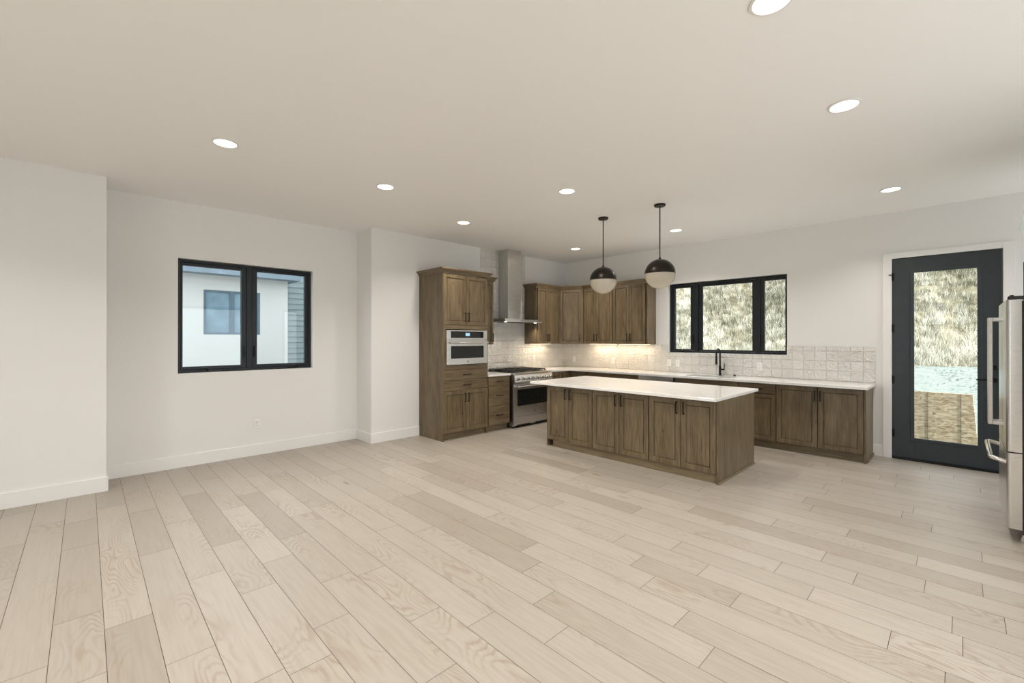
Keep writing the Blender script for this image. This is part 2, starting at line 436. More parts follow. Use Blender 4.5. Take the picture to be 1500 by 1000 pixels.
# window and door openings
W1 = (.762, 2.268, 1.085, 2.428)
W2 = (-3.546, -1.746, 1.252, 2.432)
D1 = (-.625, .347, 0.0, 2.51)
SL = (-3.40, -1.05, 0.0, 2.41)
RW = (-.6, 3.9, .25, 2.45)  # unseen window added for daylight and a sun patch that lifts the ceiling
RW2 = (4.6, 6.9, .25, 2.45)  # unseen window added to brighten the ceiling near the glass door
WA = (-.70, -.28, 1.86, 2.54); WB_ = (-.14, .17, 1.86, 2.54)

mb = MB()
wall_cells(mb, 'x', LA - T - .5, LA, REAR - T, YA, 0, H, [])
struct(mb.build('wall_left', M['wall']), 'white wall jutting forward at the left edge')
mb = MB(); wall_cells(mb, 'x', LB - T, LB, YA, YP, 0, H, [W1])
struct(mb.build('wall_left', M['wall']), 'white recessed wall around the left window')
mb = MB(); wall_cells(mb, 'x', LC - T - .5, LC, YP, B + T, 0, H, [])
struct(mb.build('wall_left', M['wall']), 'white wall behind the tall oven cabinet and range')
mb = MB(); wall_cells(mb, 'y', B, B + T, LC, R2, 0, H, [W2, D1])
struct(mb.build('wall_back', M['wall']), 'white wall with the sink window and the glass door')
mb = MB(); wall_cells(mb, 'x', R1, R1 + T, 4.55, 5.95, 0, H, [])
struct(mb.build('wall_right', M['wall']), 'short white wall behind the refrigerator')
mb = MB()
wall_cells(mb, 'x', R2, R2 + T, REAR - T, B + T, 0, H, [RW, RW2])
struct(mb.build('wall_right', M['wall']), 'white outer wall right of the viewpoint')
mb = MB(); wall_cells(mb, 'y', REAR - T, REAR, LA, R2, 0, H, [SL, WA, WB_])
struct(mb.build('wall_rear', M['wall']), 'white wall behind the viewpoint')
struct(MB().box(LB - T, R2 + T, REAR - T, B + T, H, H + .15).build('ceiling', M['ceil']))
struct(MB().box(LB - T - .6, LB - T - .01, REAR - T, B + T, H + .02, H + .2).build('shade_overhang', M['stem']), 'added unseen overhang shading the neighbour wall outside the left window')  # unseen overhang added to cut the sky light on the neighbour's wall

struct(MB().box(LB - T, -1.8, REAR - T, B + T, H + .16, 8.4).build('sun_blocker', M['stem']), 'added unseen block above the room, keeping sun off the neighbour wall')  # unseen mass added to block the sun from the neighbour's wall
# ---- floor: wide oak planks running along x, joints where the photograph shows them
KN = [(-.393, -4.762), (-.253, -5.127), (-.194, -2.906), (-.063, -4.403), (-.038, -3.292), (.11, -5.264), (.153, -3.062), (.308, -4.951), (.329, -3.928),
      (.349, -2.532), (.507, -4.446), (.527, -3.321), (.581, -2.137), (.698, -5.136), (.714, -3.742), (.724, -2.927), (.904, -3.228), (.909, -2.323),
      (1.087, -2.725), (1.098, -3.53), (1.136, -1.62), (1.287, -4.745), (1.482, -4.007), (1.512, -1.781), (1.686, -3.157), (1.698, -1.422), (1.885, -1.677),
      (2.067, -3.677), (2.074, -1.956), (2.08, -.832), (2.234, -1.041), (2.278, -2.16), (2.422, -2.758), (2.467, -1.34), (2.657, -.901),
      (2.846, -1.161), (2.849, -.25), (3.032, -1.431), (3.036, -.616), (3.22, -.835), (3.239, -.034), (3.418, .159), (3.599, -.657), (3.608, -.154),
      (3.797, .088), (3.823, -1.645), (3.98, -.208), (4.174, -.606), (4.374, .098), (4.722, -.162), (6.259, .133), (6.611, -.057)]
PW = .1918; Y0 = -.121
rows = {}
for y, x in KN: rows.setdefault(math.floor((y - Y0) / PW), []).append(x)
rng = random.Random(11)
verts = []; faces = []; cols = []
x_lo, x_hi = LB - .05, R2 + .05
k0 = math.floor((REAR - .2 - Y0) / PW); k1 = math.floor((B + .2 - Y0) / PW)
G = .0012
for k in range(k0, k1 + 1):
    ya, yb = Y0 + k * PW, Y0 + (k + 1) * PW
    js = sorted(rows.get(k, []))
    if not js: js = [rng.uniform(-4, -1)]
    def ln(): return rng.choice([.62, .85, 1.1, 1.25, 1.5, 1.9])
    out = list(js)
    for a, b in zip(js, js[1:]):
        if b - a > 2.3: out.append((a + b) / 2 + rng.uniform(-.25, .25))
    x = js[0]
    while x > x_lo: x -= ln(); out.append(x)
    x = js[-1]
    while x < x_hi: x += ln(); out.append(x)
    out.sort()
    for a, b in zip(out, out[1:]):
        a, b = max(a, x_lo), min(b, x_hi)
        if b - a < .02: continue
        n = len(verts)
        verts += [(a + G, ya + G, 0), (b - G, ya + G, 0), (b - G, yb - G, 0), (a + G, yb - G, 0)]
        faces.append((n, n + 1, n + 2, n + 3)); cols.append((rng.random(), rng.random(), rng.random(), 1))
nb = len(faces)
n = len(verts); zl = -.0035
verts += [(x_lo, REAR - .2, zl), (x_hi, REAR - .2, zl), (x_hi, B + .2, zl), (x_lo, B + .2, zl)]
verts += [(x_lo, REAR - .2, -.2), (x_hi, REAR - .2, -.2), (x_hi, B + .2, -.2), (x_lo, B + .2, -.2)]
for f in ((0, 1, 2, 3), (7, 6, 5, 4), (0, 4, 5, 1), (1, 5, 6, 2), (2, 6, 7, 3), (3, 7, 4, 0)): faces.append(tuple(n + i for i in f)); cols.append((.5, .5, .5, 1))
me = bpy.data.meshes.new('floor'); me.from_pydata(verts, [], faces)
me.materials.append(M['plank']); me.materials.append(M['gap'])
for p in me.polygons:
    if p.index >= nb: p.material_index = 1
at = me.attributes.new('plank', 'FLOAT_COLOR', 'FACE'); at.data.foreach_set('color', np.array(cols, dtype=np.float32).ravel())
fo = bpy.data.objects.new('floor', me); COL.objects.link(fo); struct(fo, 'pale wide-plank oak floor')

# ---- baseboards
def bb(name, pts):
    """board along a polyline on the room side (left of travel direction)"""
    m_ = MB(); th, hh = .015, .14
    for (ax, ay), (bx, by) in pts:
        if ax == bx: x0, x1 = (ax, ax + th); m_.box(x0, x1, min(ay, by), max(ay, by), 0, hh)
        else: m_.box(min(ax, bx), max(ax, bx), ay - th, ay, 0, hh)
    return struct(m_.build(name, M['trim'], None, .002))
bb('baseboard_left', [((LA, REAR), (LA, YA))])
m_ = MB().box(LA - .46, LA + .015, YA, YA + .015, 0, .14); struct(m_.build('baseboard_left', M['trim'], None, .002))
bb('baseboard_left', [((LB, YA + .015), (LB, YP - .015))])
m_ = MB().box(LB, LC + .015, YP - .015, YP, 0, .14); struct(m_.build('baseboard_left', M['trim'], None, .002))
bb('baseboard_left', [((LC, YP), (LC, 3.69))])
bb('baseboard_back', [((-.79, B), (-.692, B))])
bb('baseboard_back', [((.414, B), (R2, B))])

# ------------------------------------------------------------------ windows
def window(name, label, loc, rz, w, h, panes, mull=.0):
    """frame in its opening, local x along the wall, -y to the room. panes = [(x0,x1,z0,z1,kind)] glass rectangles; kind 'l'/'r' casement crank side, 'f' fixed"""
    d = .075
    us = sorted({0, w, *[p[0] for p in panes], *[p[1] for p in panes]}); zs = sorted({0, h, *[p[2] for p in panes], *[p[3] for p in panes]})
    m_ = MB()
    m_.box(0, w, 0, d, 0, .03).box(0, w, 0, d, h - .03, h).box(0, .03, 0, d, .03, h - .03).box(w - .03, w, 0, d, .03, h - .03)
    for a, b in zip(panes, panes[1:]):
        c = (a[1] + b[0]) / 2; m_.box(c - .033, c + .033, 0, d, .03, h - .03)
    fr = m_.build(name, M['frame'], None, .003)
    fr.location = loc; fr.rotation_euler = (0, 0, rz); struct(fr, label)
    for i, (x0, x1, z0, z1, kd) in enumerate(panes):
        lo = .033 if i == 0 else (panes[i - 1][1] + x0) / 2 + .036
        hi = w - .033 if i == len(panes) - 1 else (x1 + panes[i + 1][0]) / 2 - .036
        s_ = MB(); y0 = .014 if kd != 'f' else .03
        def ring(a0, a1, b0, b1, ya, yb):
            s_.box(lo, x0 - a0, ya, yb, .033, h - .033).box(x1 + a0, hi, ya, yb, .033, h - .033)
            s_.box(x0 - a0, x1 + a0, ya, yb, .033, z0 - a0).box(x0 - a0, x1 + a0, ya, yb, z1 + a0, h - .033)
        ring(0, 0, 0, 0, y0, .06)
        sash = s_.build('sash', M['frame'], fr, .002)
        MB().box(x0 - .005, x1 + .005, .040, .046, z0 - .005, z1 + .005).build('pane', M['glass'], sash)
        if kd in 'lr':
            cx = x0 + .28 * (x1 - x0) if kd == 'l' else x1 - .30 * (x1 - x0)
            if x1 - x0 < .35: cx = (x0 + x1) / 2
            c_ = MB(); zc = z0 - .045
            c_.box(cx - .05, cx + .05, -.012, .014, zc - .012, zc + .012)
            c_.tube([(cx - .035, -.018, zc), (cx, -.028, zc + .02), (cx + .045, -.024, zc + .024), (cx + .075, -.022, zc + .012)], .007, 8)
            c_.tube([(cx + .075, -.022, zc + .018), (cx + .075, -.022, zc - .018)], .009, 8)
            c_.build('crank_handle', M['black'], fr, 0, True)
            lx = (hi - .022) if kd == 'l' else (lo + .022)
            MB().box(lx - .009, lx + .009, -.012, .014, z0 + .10, z0 + .24).build('lock_lever', M['black'], fr, .004)
    return fr
window('window_1', 'black two-pane casement window on the left wall', (LB - .07, .767, 1.088), PI / 2, 1.496, 1.337,
       [(.05, .652, .070, 1.268, 'l'), (.829, 1.424, .070, 1.272, 'r')])
window('window_2', 'black three-pane window above the sink', (-3.541, B + .07, 1.255), 0, 1.79, 1.174,
       [(.079, .354, .058, 1.102, 'l'), (.548, 1.305, .055, 1.10, 'f'), (1.475, 1.752, .058, 1.106, 'r')])
# reveals of the two window openings are the wall's own thickness
window('window_3', 'added unseen large window right of the viewpoint, letting daylight in', (R2 + .07, RW[1] - .003, RW[2] + .003), -PI / 2, 4.494, 2.194, [(.08, 2.19, .08, 2.11, 'f'), (2.31, 4.41, .08, 2.11, 'f')])
window('window_6', 'added unseen tall window beyond the refrigerator, brightening the ceiling', (R2 + .07, RW2[1] - .003, RW2[2] + .003), -PI / 2, 2.294, 2.194, [(.08, 1.1, .08, 2.11, 'f'), (1.2, 2.21, .08, 2.11, 'f')])
for i, w_ in enumerate((WA, WB_)):
    window('window_%d' % (4 + i), 'small high window behind the viewpoint', (w_[1] - .002, REAR - .07, w_[2] + .002), PI, w_[1] - w_[0] - .004, w_[3] - w_[2] - .004, [(.05, w_[1] - w_[0] - .054, .05, w_[3] - w_[2] - .054, 'f')])
window('door_2', 'glazed sliding door behind the viewpoint', (SL[1] - .003, REAR - .07, .003), PI, 2.344, 2.404, [(.08, 1.11, .09, 2.32, 'f'), (1.24, 2.26, .09, 2.32, 'f')])

# ------------------------------------------------------------------ glass door
y = B - .003
jb = MB().box(D1[0] + .001, -.599, B, B + .14, 0, 2.509).box(.321, D1[1] - .001, B, B + .14, 0, 2.509).box(-.599, .321, B, B + .14, 2.486, 2.509).box(-.599, .321, B + .0, B + .15, -.002, .022)
dr = jb.build('door_1', M['frame']); struct(dr, 'black exterior door with one tall glass pane')
dx0, dx1, dz0, dz1 = -.596, .318, .026, 2.483
gx0, gx1, gz0, gz1 = -.403, .136, .275, 2.300
yf = B + .004
s_ = MB().box(dx0, gx0, yf, yf + .044, dz0, dz1).box(gx1, dx1, yf, yf + .044, dz0, dz1).box(gx0, gx1, yf, yf + .044, dz0, gz0).box(gx0, gx1, yf, yf + .044, gz1, dz1)
slab = s_.build('door_slab', M['doorpaint'], dr, .002)
m_ = MB()
e = .032
for a in ((gx0 - e, gx0 + .006, gz0 - e, gz1 + e), (gx1 - .006, gx1 + e, gz0 - e, gz1 + e), (gx0, gx1, gz0 - e, gz0 + .006), (gx0, gx1, gz1 - .006, gz1 + e)):
    m_.box(a[0], a[1], yf - .011, yf + .002, a[2], a[3])
m_.build('glazing_bead', M['doorpaint'], slab, .004)
MB().box(gx0 - .003, gx1 + .003, yf + .018, yf + .024, gz0 - .003, gz1 + .003).build('glass_pane', M['glass'], slab)
for z in (.32, .98, 1.62, 2.26):
    MB().tube([(dx0 - .001, yf - .007, z - .05), (dx0 - .001, yf - .007, z + .05)], .0075, 10).box(dx0 - .001, dx0 + .02, yf - .003, yf + .001, z - .048, z + .048).build('hinge', M['black'], dr)
hd = MB().lathe([(.0, -.012), (.027, -.012), (.027, 0), (.0, 0)], 20)
hd.v = [(v[0] + .253, yf + .002 + v[2] - .002, v[1] + 1.03) for v in hd.v]
hd.tube([(.253, yf - .01, 1.03), (.253, yf - .05, 1.03), (.235, yf - .055, 1.03), (.12, yf - .055, 1.03)], .009, 10)
hd.build('lever_handle', M['black'], slab, 0, True)
dbm = MB().lathe([(.0, -.018), (.024, -.018), (.028, 0), (.0, 0)], 20); dbm.v = [(v[0] + .253, yf + v[2], v[1] + 1.165) for v in dbm.v]
dbm.box(.247, .259, yf - .03, yf - .016, 1.145, 1.185).build('deadbolt', M['black'], slab, 0, True)
for z in (1.03, 1.165): MB().box(.316, .326, yf - .002, yf + .004, z - .02, z + .02).build('strike_plate', M['chrome'], dr)
MB().tube([(-.600, yf - .006, 2.285), (-.618, yf - .03, 2.285)], .006, 8).lathe([(0, 0), (.011, .001), (.011, .012), (0, .014)], 12, (-.619, yf - .034, 2.279)).build('hinge_stop', M['black'], dr)
m_ = MB().box(-.69, -.605, B - .018, B, 0, 2.558).box(.327, .413, B - .018, B, 0, 2.558).box(-.605, .327, B - .018, B, 2.488, 2.558)
struct(m_.build('trim_1', M['trim'], None, .003), 'white casing around the glass door')
MB().box(-.605, .327, B - .02, B + .03, 0, .018).build('threshold', M['black'], dr, .004)

# ------------------------------------------------------------------ cabinets
GAP = .003
def handle(parent, cx, cz, vert, y, ln=.135, m='black'):
    h_ = MB(); a = ln / 2; t = .006
    if vert:
        h_.box(cx - t, cx + t, y - .034, y - .024, cz - a, cz + a)
        for s in (-1, 1): h_.box(cx - t, cx + t, y - .026, y + .001, cz + s * (a - .007) - .006, cz + s * (a - .007) + .006)
    else:
        h_.box(cx - a, cx + a, y - .034, y - .024, cz - t, cz + t)
        for s in (-1, 1): h_.box(cx + s * (a - .007) - .006, cx + s * (a - .007) + .006, y - .026, y + .001, cz - t, cz + t)
    return h_.build('handle', M[m], parent, .002)
def door(root, x0, x1, z0, z1, hx=None, hz=None, fr=.058):
    d_ = MB().rings(x0, x1, z0, z1, [(0, 0), (0, -.017), (.003, -.020), (fr - .006, -.020), (fr + .001, -.0040), (fr + .0065, -.0040), (fr + .0075, -.0110), (fr + .012, -.0125)])
    o = d_.build('door', M['wood_z'], root)
    if hx is not None: handle(o, hx, hz, True, -.020)
    return o
def drawer(root, x0, x1, z0, z1, hx=True, lab=None):
    d_ = MB().rings(x0, x1, z0, z1, [(0, 0), (0, -.017), (.003, -.020)])
    o = d_.build('drawer', M['wood_x'], root)
    if hx: handle(o, (x0 + x1) / 2, (z0 + z1) / 2, False, -.020, min(.14, (x1 - x0) * .5))
    return o
def crown(root, pts, closed=False, z=2.452, name='crown_moulding'):
    """moulding along a polyline (outer cabinet face, local xy); pts travel with the room on the right-hand side of travel"""
    prof = [(0, 0), (.006, 0), (.012, .012), (.040, .050), (.052, .052), (.052, .070), (0, .070)]
    P = [Vector((p[0], p[1])) for p in pts]; m_ = MB(); n = len(P); k = len(prof)
    for i in range(n):
        ds = []
        if i > 0: ds.append((P[i] - P[i - 1]).normalized())
        if i < n - 1: ds.append((P[i + 1] - P[i]).normalized())
        ns = [Vector((d.y, -d.x)) for d in ds]
        nn = ns[0] if len(ns) == 1 else (ns[0] + ns[1]) / (1 + ns[0].dot(ns[1]))
        for a, b in prof: m_.v.append((P[i].x + nn.x * a, P[i].y + nn.y * a, z + b))
    for i in range(n - 1):
        for j in range(k):
            q = (j + 1) % k; m_.f.append((i * k + j, i * k + q, (i + 1) * k + q, (i + 1) * k + j))
    m_.f.append(tuple(range(k))[::-1]); m_.f.append(tuple((n - 1) * k + j for j in range(k)))
    return m_.build(name, M['wood_x'], root)
def carcass(root, w, D, z0, z1, lo=.001):
    m_ = MB().box(lo + .018, w - lo - .018, .050, D, z0 + .018, z1 - .018)
    m_.box(lo, lo + .018, .021, D, z0, z1).box(w - lo - .018, w - lo, .021, D, z0, z1)
    m_.box(lo + .018, w - lo - .018, .021, D, z0, z0 + .018).box(lo + .018, w - lo - .018, .021, D, z1 - .018, z1)
    return m_.build('carcass', M['wood_z'], root)
def light_strip(root, x0, x1, y, z, watts):
    MB().box(x0, x1, y - .012, y + .012, z - .010, z - .0005).build('light_strip', M['ledstrip'], root)
    l = bpy.data.lights.new('strip_glow', 'AREA'); l.shape = 'RECTANGLE'; l.size = x1 - x0; l.size_y = .02; l.energy = watts; l.color = (1, .78, .52)
    o = bpy.data.objects.new('strip_glow', l); COL.objects.link(o); o.parent = root; o.location = ((x0 + x1) / 2, y, z - .012)

RL = PI / 2            # left-wall cabinets: local x -> +Y, front (-y) -> +X
# ---- tall oven cabinet
XT = -5.222; YT0, YT1 = 3.692, 4.566
t = thing('oven_cabinet', 'tall brown wood cabinet housing the built-in oven', 'cabinet', (XT + .020 - .020, YT0, 0), RL)
w = YT1 - YT0; D = XT - LC - .002
m_ = MB(); f0 = .02
m_.box(0, .02, f0 - .02, D, 0, 2.452)                                   # left end panel to the floor
m_.box(w - .02, w, f0, D, .0, 2.452)
m_.box(.02, w - .02, f0 + .03, D, 1.69, 2.43).box(.02, w - .02, f0, D, 1.63, 1.69).box(.02, w - .02, f0, D, 2.43, 2.452)
m_.box(.02, w - .02, f0 + .03, D, .115, 1.04).box(.02, w - .02, f0, D, 1.04, 1.10).box(.02, w - .02, f0, D, .095, .115)
m_.box(.02, .06, f0, D, 1.10, 1.63).box(w - .045, w - .02, f0, D, 1.10, 1.63).box(.06, w - .045, D - .02, D, 1.10, 1.63)
m_.build('carcass', M['wood_z'], t)
m_ = MB().box(.02, w - .0, .075, .09, 0, .095); m_.build('toe_kick', M['toe'], t)
def fy(o, dy=.020):
    o.location = (0, dy, 0); return o
mid = w / 2 - .004
for (a, b, hx) in ((.022, mid - .003, mid - .032), (mid + .003, w - .012, mid + .032)):
    fy(door(t, a, b, 1.693, 2.440, hx, 1.815))
    fy(door(t, a, b, .105, .715, hx, .605))
m_ = MB().rings(.022, w - .012, 1.628, 1.688, [(0, 0), (0, -.017), (.002, -.019)]); fy(m_.build('rail', M['wood_x'], t))
m_ = MB().rings(.022, w - .012, 1.035, 1.100, [(0, 0), (0, -.017), (.002, -.019)]); fy(m_.build('rail', M['wood_x'], t))
for a, b in ((.022, .056), (w - .042, w - .012)):
    m_ = MB().rings(a, b, 1.102, 1.626, [(0, 0), (0, -.017), (.002, -.019)]); fy(m_.build('stile', M['wood_z'], t))
fy(drawer(t, .022, w - .012, .878, 1.030)); fy(drawer(t, .022, w - .012, .722, .873))
crown(t, [(0, D), (0, 0), (w, 0), (w, .235)])

# built-in oven: local frame same as cabinet front
t = thing('built_in_oven', 'stainless steel built-in speed oven in the tall brown cabinet', 'oven', (XT, YT0, 1.106), RL)
ox0, ox1, oh = .058, .832, .512
MB().box(ox0 + .01, ox1 - .01, .024, .42, .002, oh).build('oven_body', M['steel'], t)
pn = MB().box(ox0, ox1, -.018, .022, .372, oh + .0).build('control_panel', M['steel'], t, .003)
MB().box(ox0 + .075, ox1 - .075, -.0205, -.017, .395, oh - .018).build('control_glass', M['blackglass'], pn, .001)
MB().box(ox0 + .345, ox0 + .425, -.0215, -.020, .425, .470).build('clock_display', M['display'], pn)
dd = MB().box(ox0, ox1, -.022, .022, .0, .366).build('oven_door', M['steel'], t, .003)
MB().box(ox0 + .075, ox1 - .075, -.0245, -.020, .092, .275).build('door_glass', M['blackglass'], dd, .001)
h_ = MB().tube([(ox0 + .02, -.07, .325), (ox1 - .02, -.07, .325)], .012, 14)
for x in (ox0 + .035, ox1 - .035): h_.box(x - .012, x + .012, -.068, -.02, .315, .335)
h_.build('handle', M['chrome'], dd, 0, True)
def sail(root, cx, z, y, s=.022):
    MB().prism([(cx - s, z), (cx + s * .75, z), (cx + s * .75, z + s * 2.3)], 'y', y, y - .0012).build('emblem', M['slot'], root)
sail(dd, (ox0 + ox1) / 2, .028, -.022, .016)

# ---- narrow upper cabinet between the tall cabinet and the hood
XU = -5.519
def upper(name_label, y0, y1, doors, cr, rz=RL, loc=None, depth=None, strip=True, ends=()):
    w = y1 - y0; D = depth
    t = thing('upper_cabinet', name_label, 'cabinet', loc, rz, 'wall cabinets around the hood')
    carcass(t, w, D, 1.392, 2.452, 0)
    for (a, b, hx) in doors:
        fy(door(t, a, b, 1.398, 2.446, hx, 1.508, .052))
    if cr: crown(t, cr)
    return t
DU = XU - LC - .013
wu = 4.945 - 4.572
t = upper('narrow brown upper cabinet squeezed between the oven cabinet and range hood', 4.572, 4.945, [(.003, wu - .003, wu - .03)],
          [(0, 0), (wu, 0), (wu, DU)], RL, (XU, 4.572, 0), DU)
wr = 6.668 - 6.022
t = upper('brown two-door upper cabinet just right of the range hood', 6.022, 6.668, [(.035, .315, .290), (.319, wr - .006, .344)],
          [(0, DU), (0, 0), (wr, 0)], RL, (XU, 6.022, 0), DU)
light_strip(t, .03, wr - .03, DU * .6, 1.392, 2.0)
# diagonal corner cabinet
A_, B_ = Vector((XU, 6.670)), Vector((-5.120, 6.904))
t = thing('upper_cabinet', 'single-door corner upper cabinet set at an angle', 'cabinet', (A_.x, A_.y, 0), 0, 'wall cabinets around the hood')
dl = (B_ - A_); ang = math.atan2(dl.y, dl.x); wd = dl.length
q = .020
poly = [(0 - q * math.sin(ang) * -1 * 0, 0), (dl.x, dl.y), (dl.x, B - .013 - A_.y), (LC + .013 - A_.x, B - .013 - A_.y), (LC + .013 - A_.x, 0)]
nx, ny = -math.sin(ang), math.cos(ang)
poly[0] = (poly[0][0] + nx * q, poly[0][1] + ny * q); poly[1] = (poly[1][0] + nx * q, poly[1][1] + ny * q)
MB().prism(poly, 'z', 1.392, 2.452).build('carcass', M['wood_z'], t)
o = door(t, .022, wd - .030, 1.398, 2.446, wd - .055, 1.508, .052)
o.location = (nx * q, ny * q, 0); o.rotation_euler = (0, 0, ang)
crown(t, [(0, 0), (dl.x, dl.y)])
# back wall uppers
YU = 6.904; DB = B - YU - .013
w1 = -4.453 + 5.113
t = upper('brown two-door upper cabinet on the back wall beside the angled corner one', 0, w1, [(.030, .300, .272), (.304, w1 - .012, .332)],
          [(0, 0), (w1, 0)], 0, (-5.113, YU, 0), DB)
light_strip(t, .03, w1 - .03, DB * .6, 1.392, 2.4)
w2 = -3.763 + 4.450
t = upper('brown two-door upper cabinet next to the sink window', 0, w2, [(.012, .335, .307), (.339, w2 - .045, .367)],
          [(0, 0), (w2, 0), (w2, DB)], 0, (-4.450, YU, 0), DB)
light_strip(t, .03, w2 - .05, DB * .6, 1.392, 1.9)

# ---- base cabinets
ZB = .885
def base(name, label, loc, rz, w, D, fronts, toe=.0, end=None, toe_y=.075):
    t = thing(name, label, 'cabinet', loc, rz)
    if name == 'sink_cabinet':
        MB().box(.001, w - .001, .020, D, .095, .640).box(.001, .020, .020, D, .640, ZB - .002).box(w - .020, w - .001, .020, D, .640, ZB - .002).box(.020, w - .020, .020, .038, .640, ZB - .002).build('carcass', M['wood_z'], t)
    else:
        carcass(t, w, D, .095, ZB - .002)
    MB().box(.001, w - .001, toe_y, toe_y + .015, 0, .095).build('toe_kick', M['toe'], t)
    for f in fronts:
        if f[0] == 'd': fy(door(t, *f[1:]))
        else: fy(drawer(t, *f[1:]))
    return t
XK = -5.209; XF = -5.222   # counter edge and cabinet front on the left wall
DL = XF - LC - .002
wdb = 5.050 - 4.570
base('base_cabinet', 'brown three-drawer base cabinet between the oven cabinet and range', (XF, 4.570, 0), RL, wdb, DL,
     [('w', .006, wdb - .012, .735, .872), ('w', .006, wdb - .012, .418, .730), ('w', .006, wdb - .012, .105, .413)])
base('base_cabinet', 'small brown base cabinet right of the range, mostly behind the island', (XF, 6.040, 0), RL, 6.31 - 6.04, DL,
     [('w', .006, .262, .745, .872), ('d', .006, .262, .105, .738, .225, .66, .05)])
# corner base: L-shaped body with two door leaves meeting in the inner corner
YF = 6.650
t = thing('corner_base_cabinet', 'brown corner base cabinet with two door leaves meeting in the inner corner', 'cabinet', (XF, YF, 0), 0)
XC = -4.862
poly = [(-.020, -.34), (-.020, .020), (XC - XF, .020), (XC - XF, B - YF - .002), (LC - XF + .002, B - YF - .002), (LC - XF + .002, -.34)]
MB().prism(poly, 'z', .095, ZB - .002).build('carcass', M['wood_z'], t)
MB().box(-.095, -.080, -.34, .075, 0, .095).box(-.080, XC - XF, .075, .09, 0, .095).build('toe_kick', M['toe'], t)
o = door(t, .006, .330, .105, .872, .06, .78); o.location = (-.020, -.34, 0); o.rotation_euler = (0, 0, RL)
o = door(t, .012, XC - XF - .006, .105, .872); o.location = (0, .020, 0)
DBK = B - YF - .002
def bbase(label, x0, x1, fronts, name='base_cabinet'): return base(name, label, (x0, YF, 0), 0, x1 - x0, DBK, fronts)
a, b = XC, -4.338; w = b - a
bbase('brown back-wall base cabinet just right of the inner corner', a, b, [('w', .008, w - .008, .735, .872), ('d', .008, w / 2 - .002, .105, .730, w / 2 - .03, .64), ('d', w / 2 + .002, w - .008, .105, .730, w / 2 + .03, .64)])
a, b = -4.338, -3.783; w = b - a
bbase('brown back-wall base cabinet just left of the dishwasher', a, b, [('w', .008, w - .008, .735, .872), ('w', .008, w - .008, .420, .730), ('w', .008, w - .008, .105, .415)])
a, b = -3.159, -2.209; w = b - a
bbase('brown sink base cabinet under the kitchen window', a, b, [('w', .008, w - .008, .735, .872, False), ('d', .008, w / 2 - .002, .105, .730, w / 2 - .03, .64), ('d', w / 2 + .002, w - .008, .105, .730, w / 2 + .03, .64)], 'sink_cabinet')
a, b = -2.209, -1.739; w = b - a
bbase('narrow brown base cabinet with one drawer over one door, right of the sink', a, b, [('w', .008, w - .006, .745, .872), ('d', .008, w - .006, .105, .738, None, None)])
a, b = -1.739, -.801; w = b - a
t = bbase('wide brown two-door base cabinet at the right end of the back counter', a, b, [('d', .006, .465, .105, .872, .437, .765), ('d', .471, w - .012, .105, .872, .500, .765)])
MB().box(w - .006, w + .014, -.004, DBK, .0, ZB - .002).build('end_panel', M['wood_z'], t)
MB().box(w - .002, w + .026, .06, DBK, 0, .03).build('base_shoe', M['wood_x'], t)

# dishwasher
t = thing('dishwasher', 'stainless steel dishwasher front in the back counter run behind the island', 'dishwasher', (-3.783, YF, 0), 0)
MB().box(.010, .614, .012, .56, .09, .880).build('dishwasher_tub', M['steel'], t)
dd = MB().box(.008, .616, -.022, .011, .105, .872).build('dishwasher_door', M['steel'], t, .003)
h_ = MB().tube([(.05, -.065, .79), (.574, -.065, .79)], .012, 12)
for x in (.07, .554): h_.box(x - .01, x + .01, -.063, -.02, .782, .798)
h_.build('handle', M['chrome'], dd, 0, True)
MB().box(.012, .612, .05, .07, 0, .089).build('toe_plate', M['rubber'], t)

# ---- worktops
m_ = MB(); zt0, zt1 = ZB, .915
SKX0, SKX1, SKY0, SKY1 = -3.03, -2.33, 6.72, 7.08
# L-shaped slab in cells with the sink cut-out
for (x0, x1, y0, y1) in ((LC + .001, XK, 6.036, 6.585), (LC + .001, SKX0, 6.585, B - .012), (SKX0, SKX1, 6.585, SKY0), (SKX0, SKX1, SKY1, B - .012), (SKX1, -.763, 6.585, B - .012)):
    m_.box(x0, x1, y0, y1, zt0, zt1)
def merged(mb, name, mat, bev):
    me = bpy.data.meshes.new(name); bm = bmesh.new()
    vs = [bm.verts.new(v) for v in mb.v]
    for f in mb.f: bm.faces.new([vs[i] for i in f])
    me.name = name; bm.to_mesh(me); bm.free(); me.materials.append(mat)
    o = bpy.data.objects.new(name, me); COL.objects.link(o); return o
tag(merged(m_, 'worktop', M['quartz'], 0), 'white quartz worktop running along the back wall under the window', 'worktop')
tag(MB().box(LC + .001, XK, 4.570, 5.050, zt0, zt1).build('worktop', M['quartz'], None, .003), 'short white quartz worktop between the oven cabinet and the range', 'worktop')

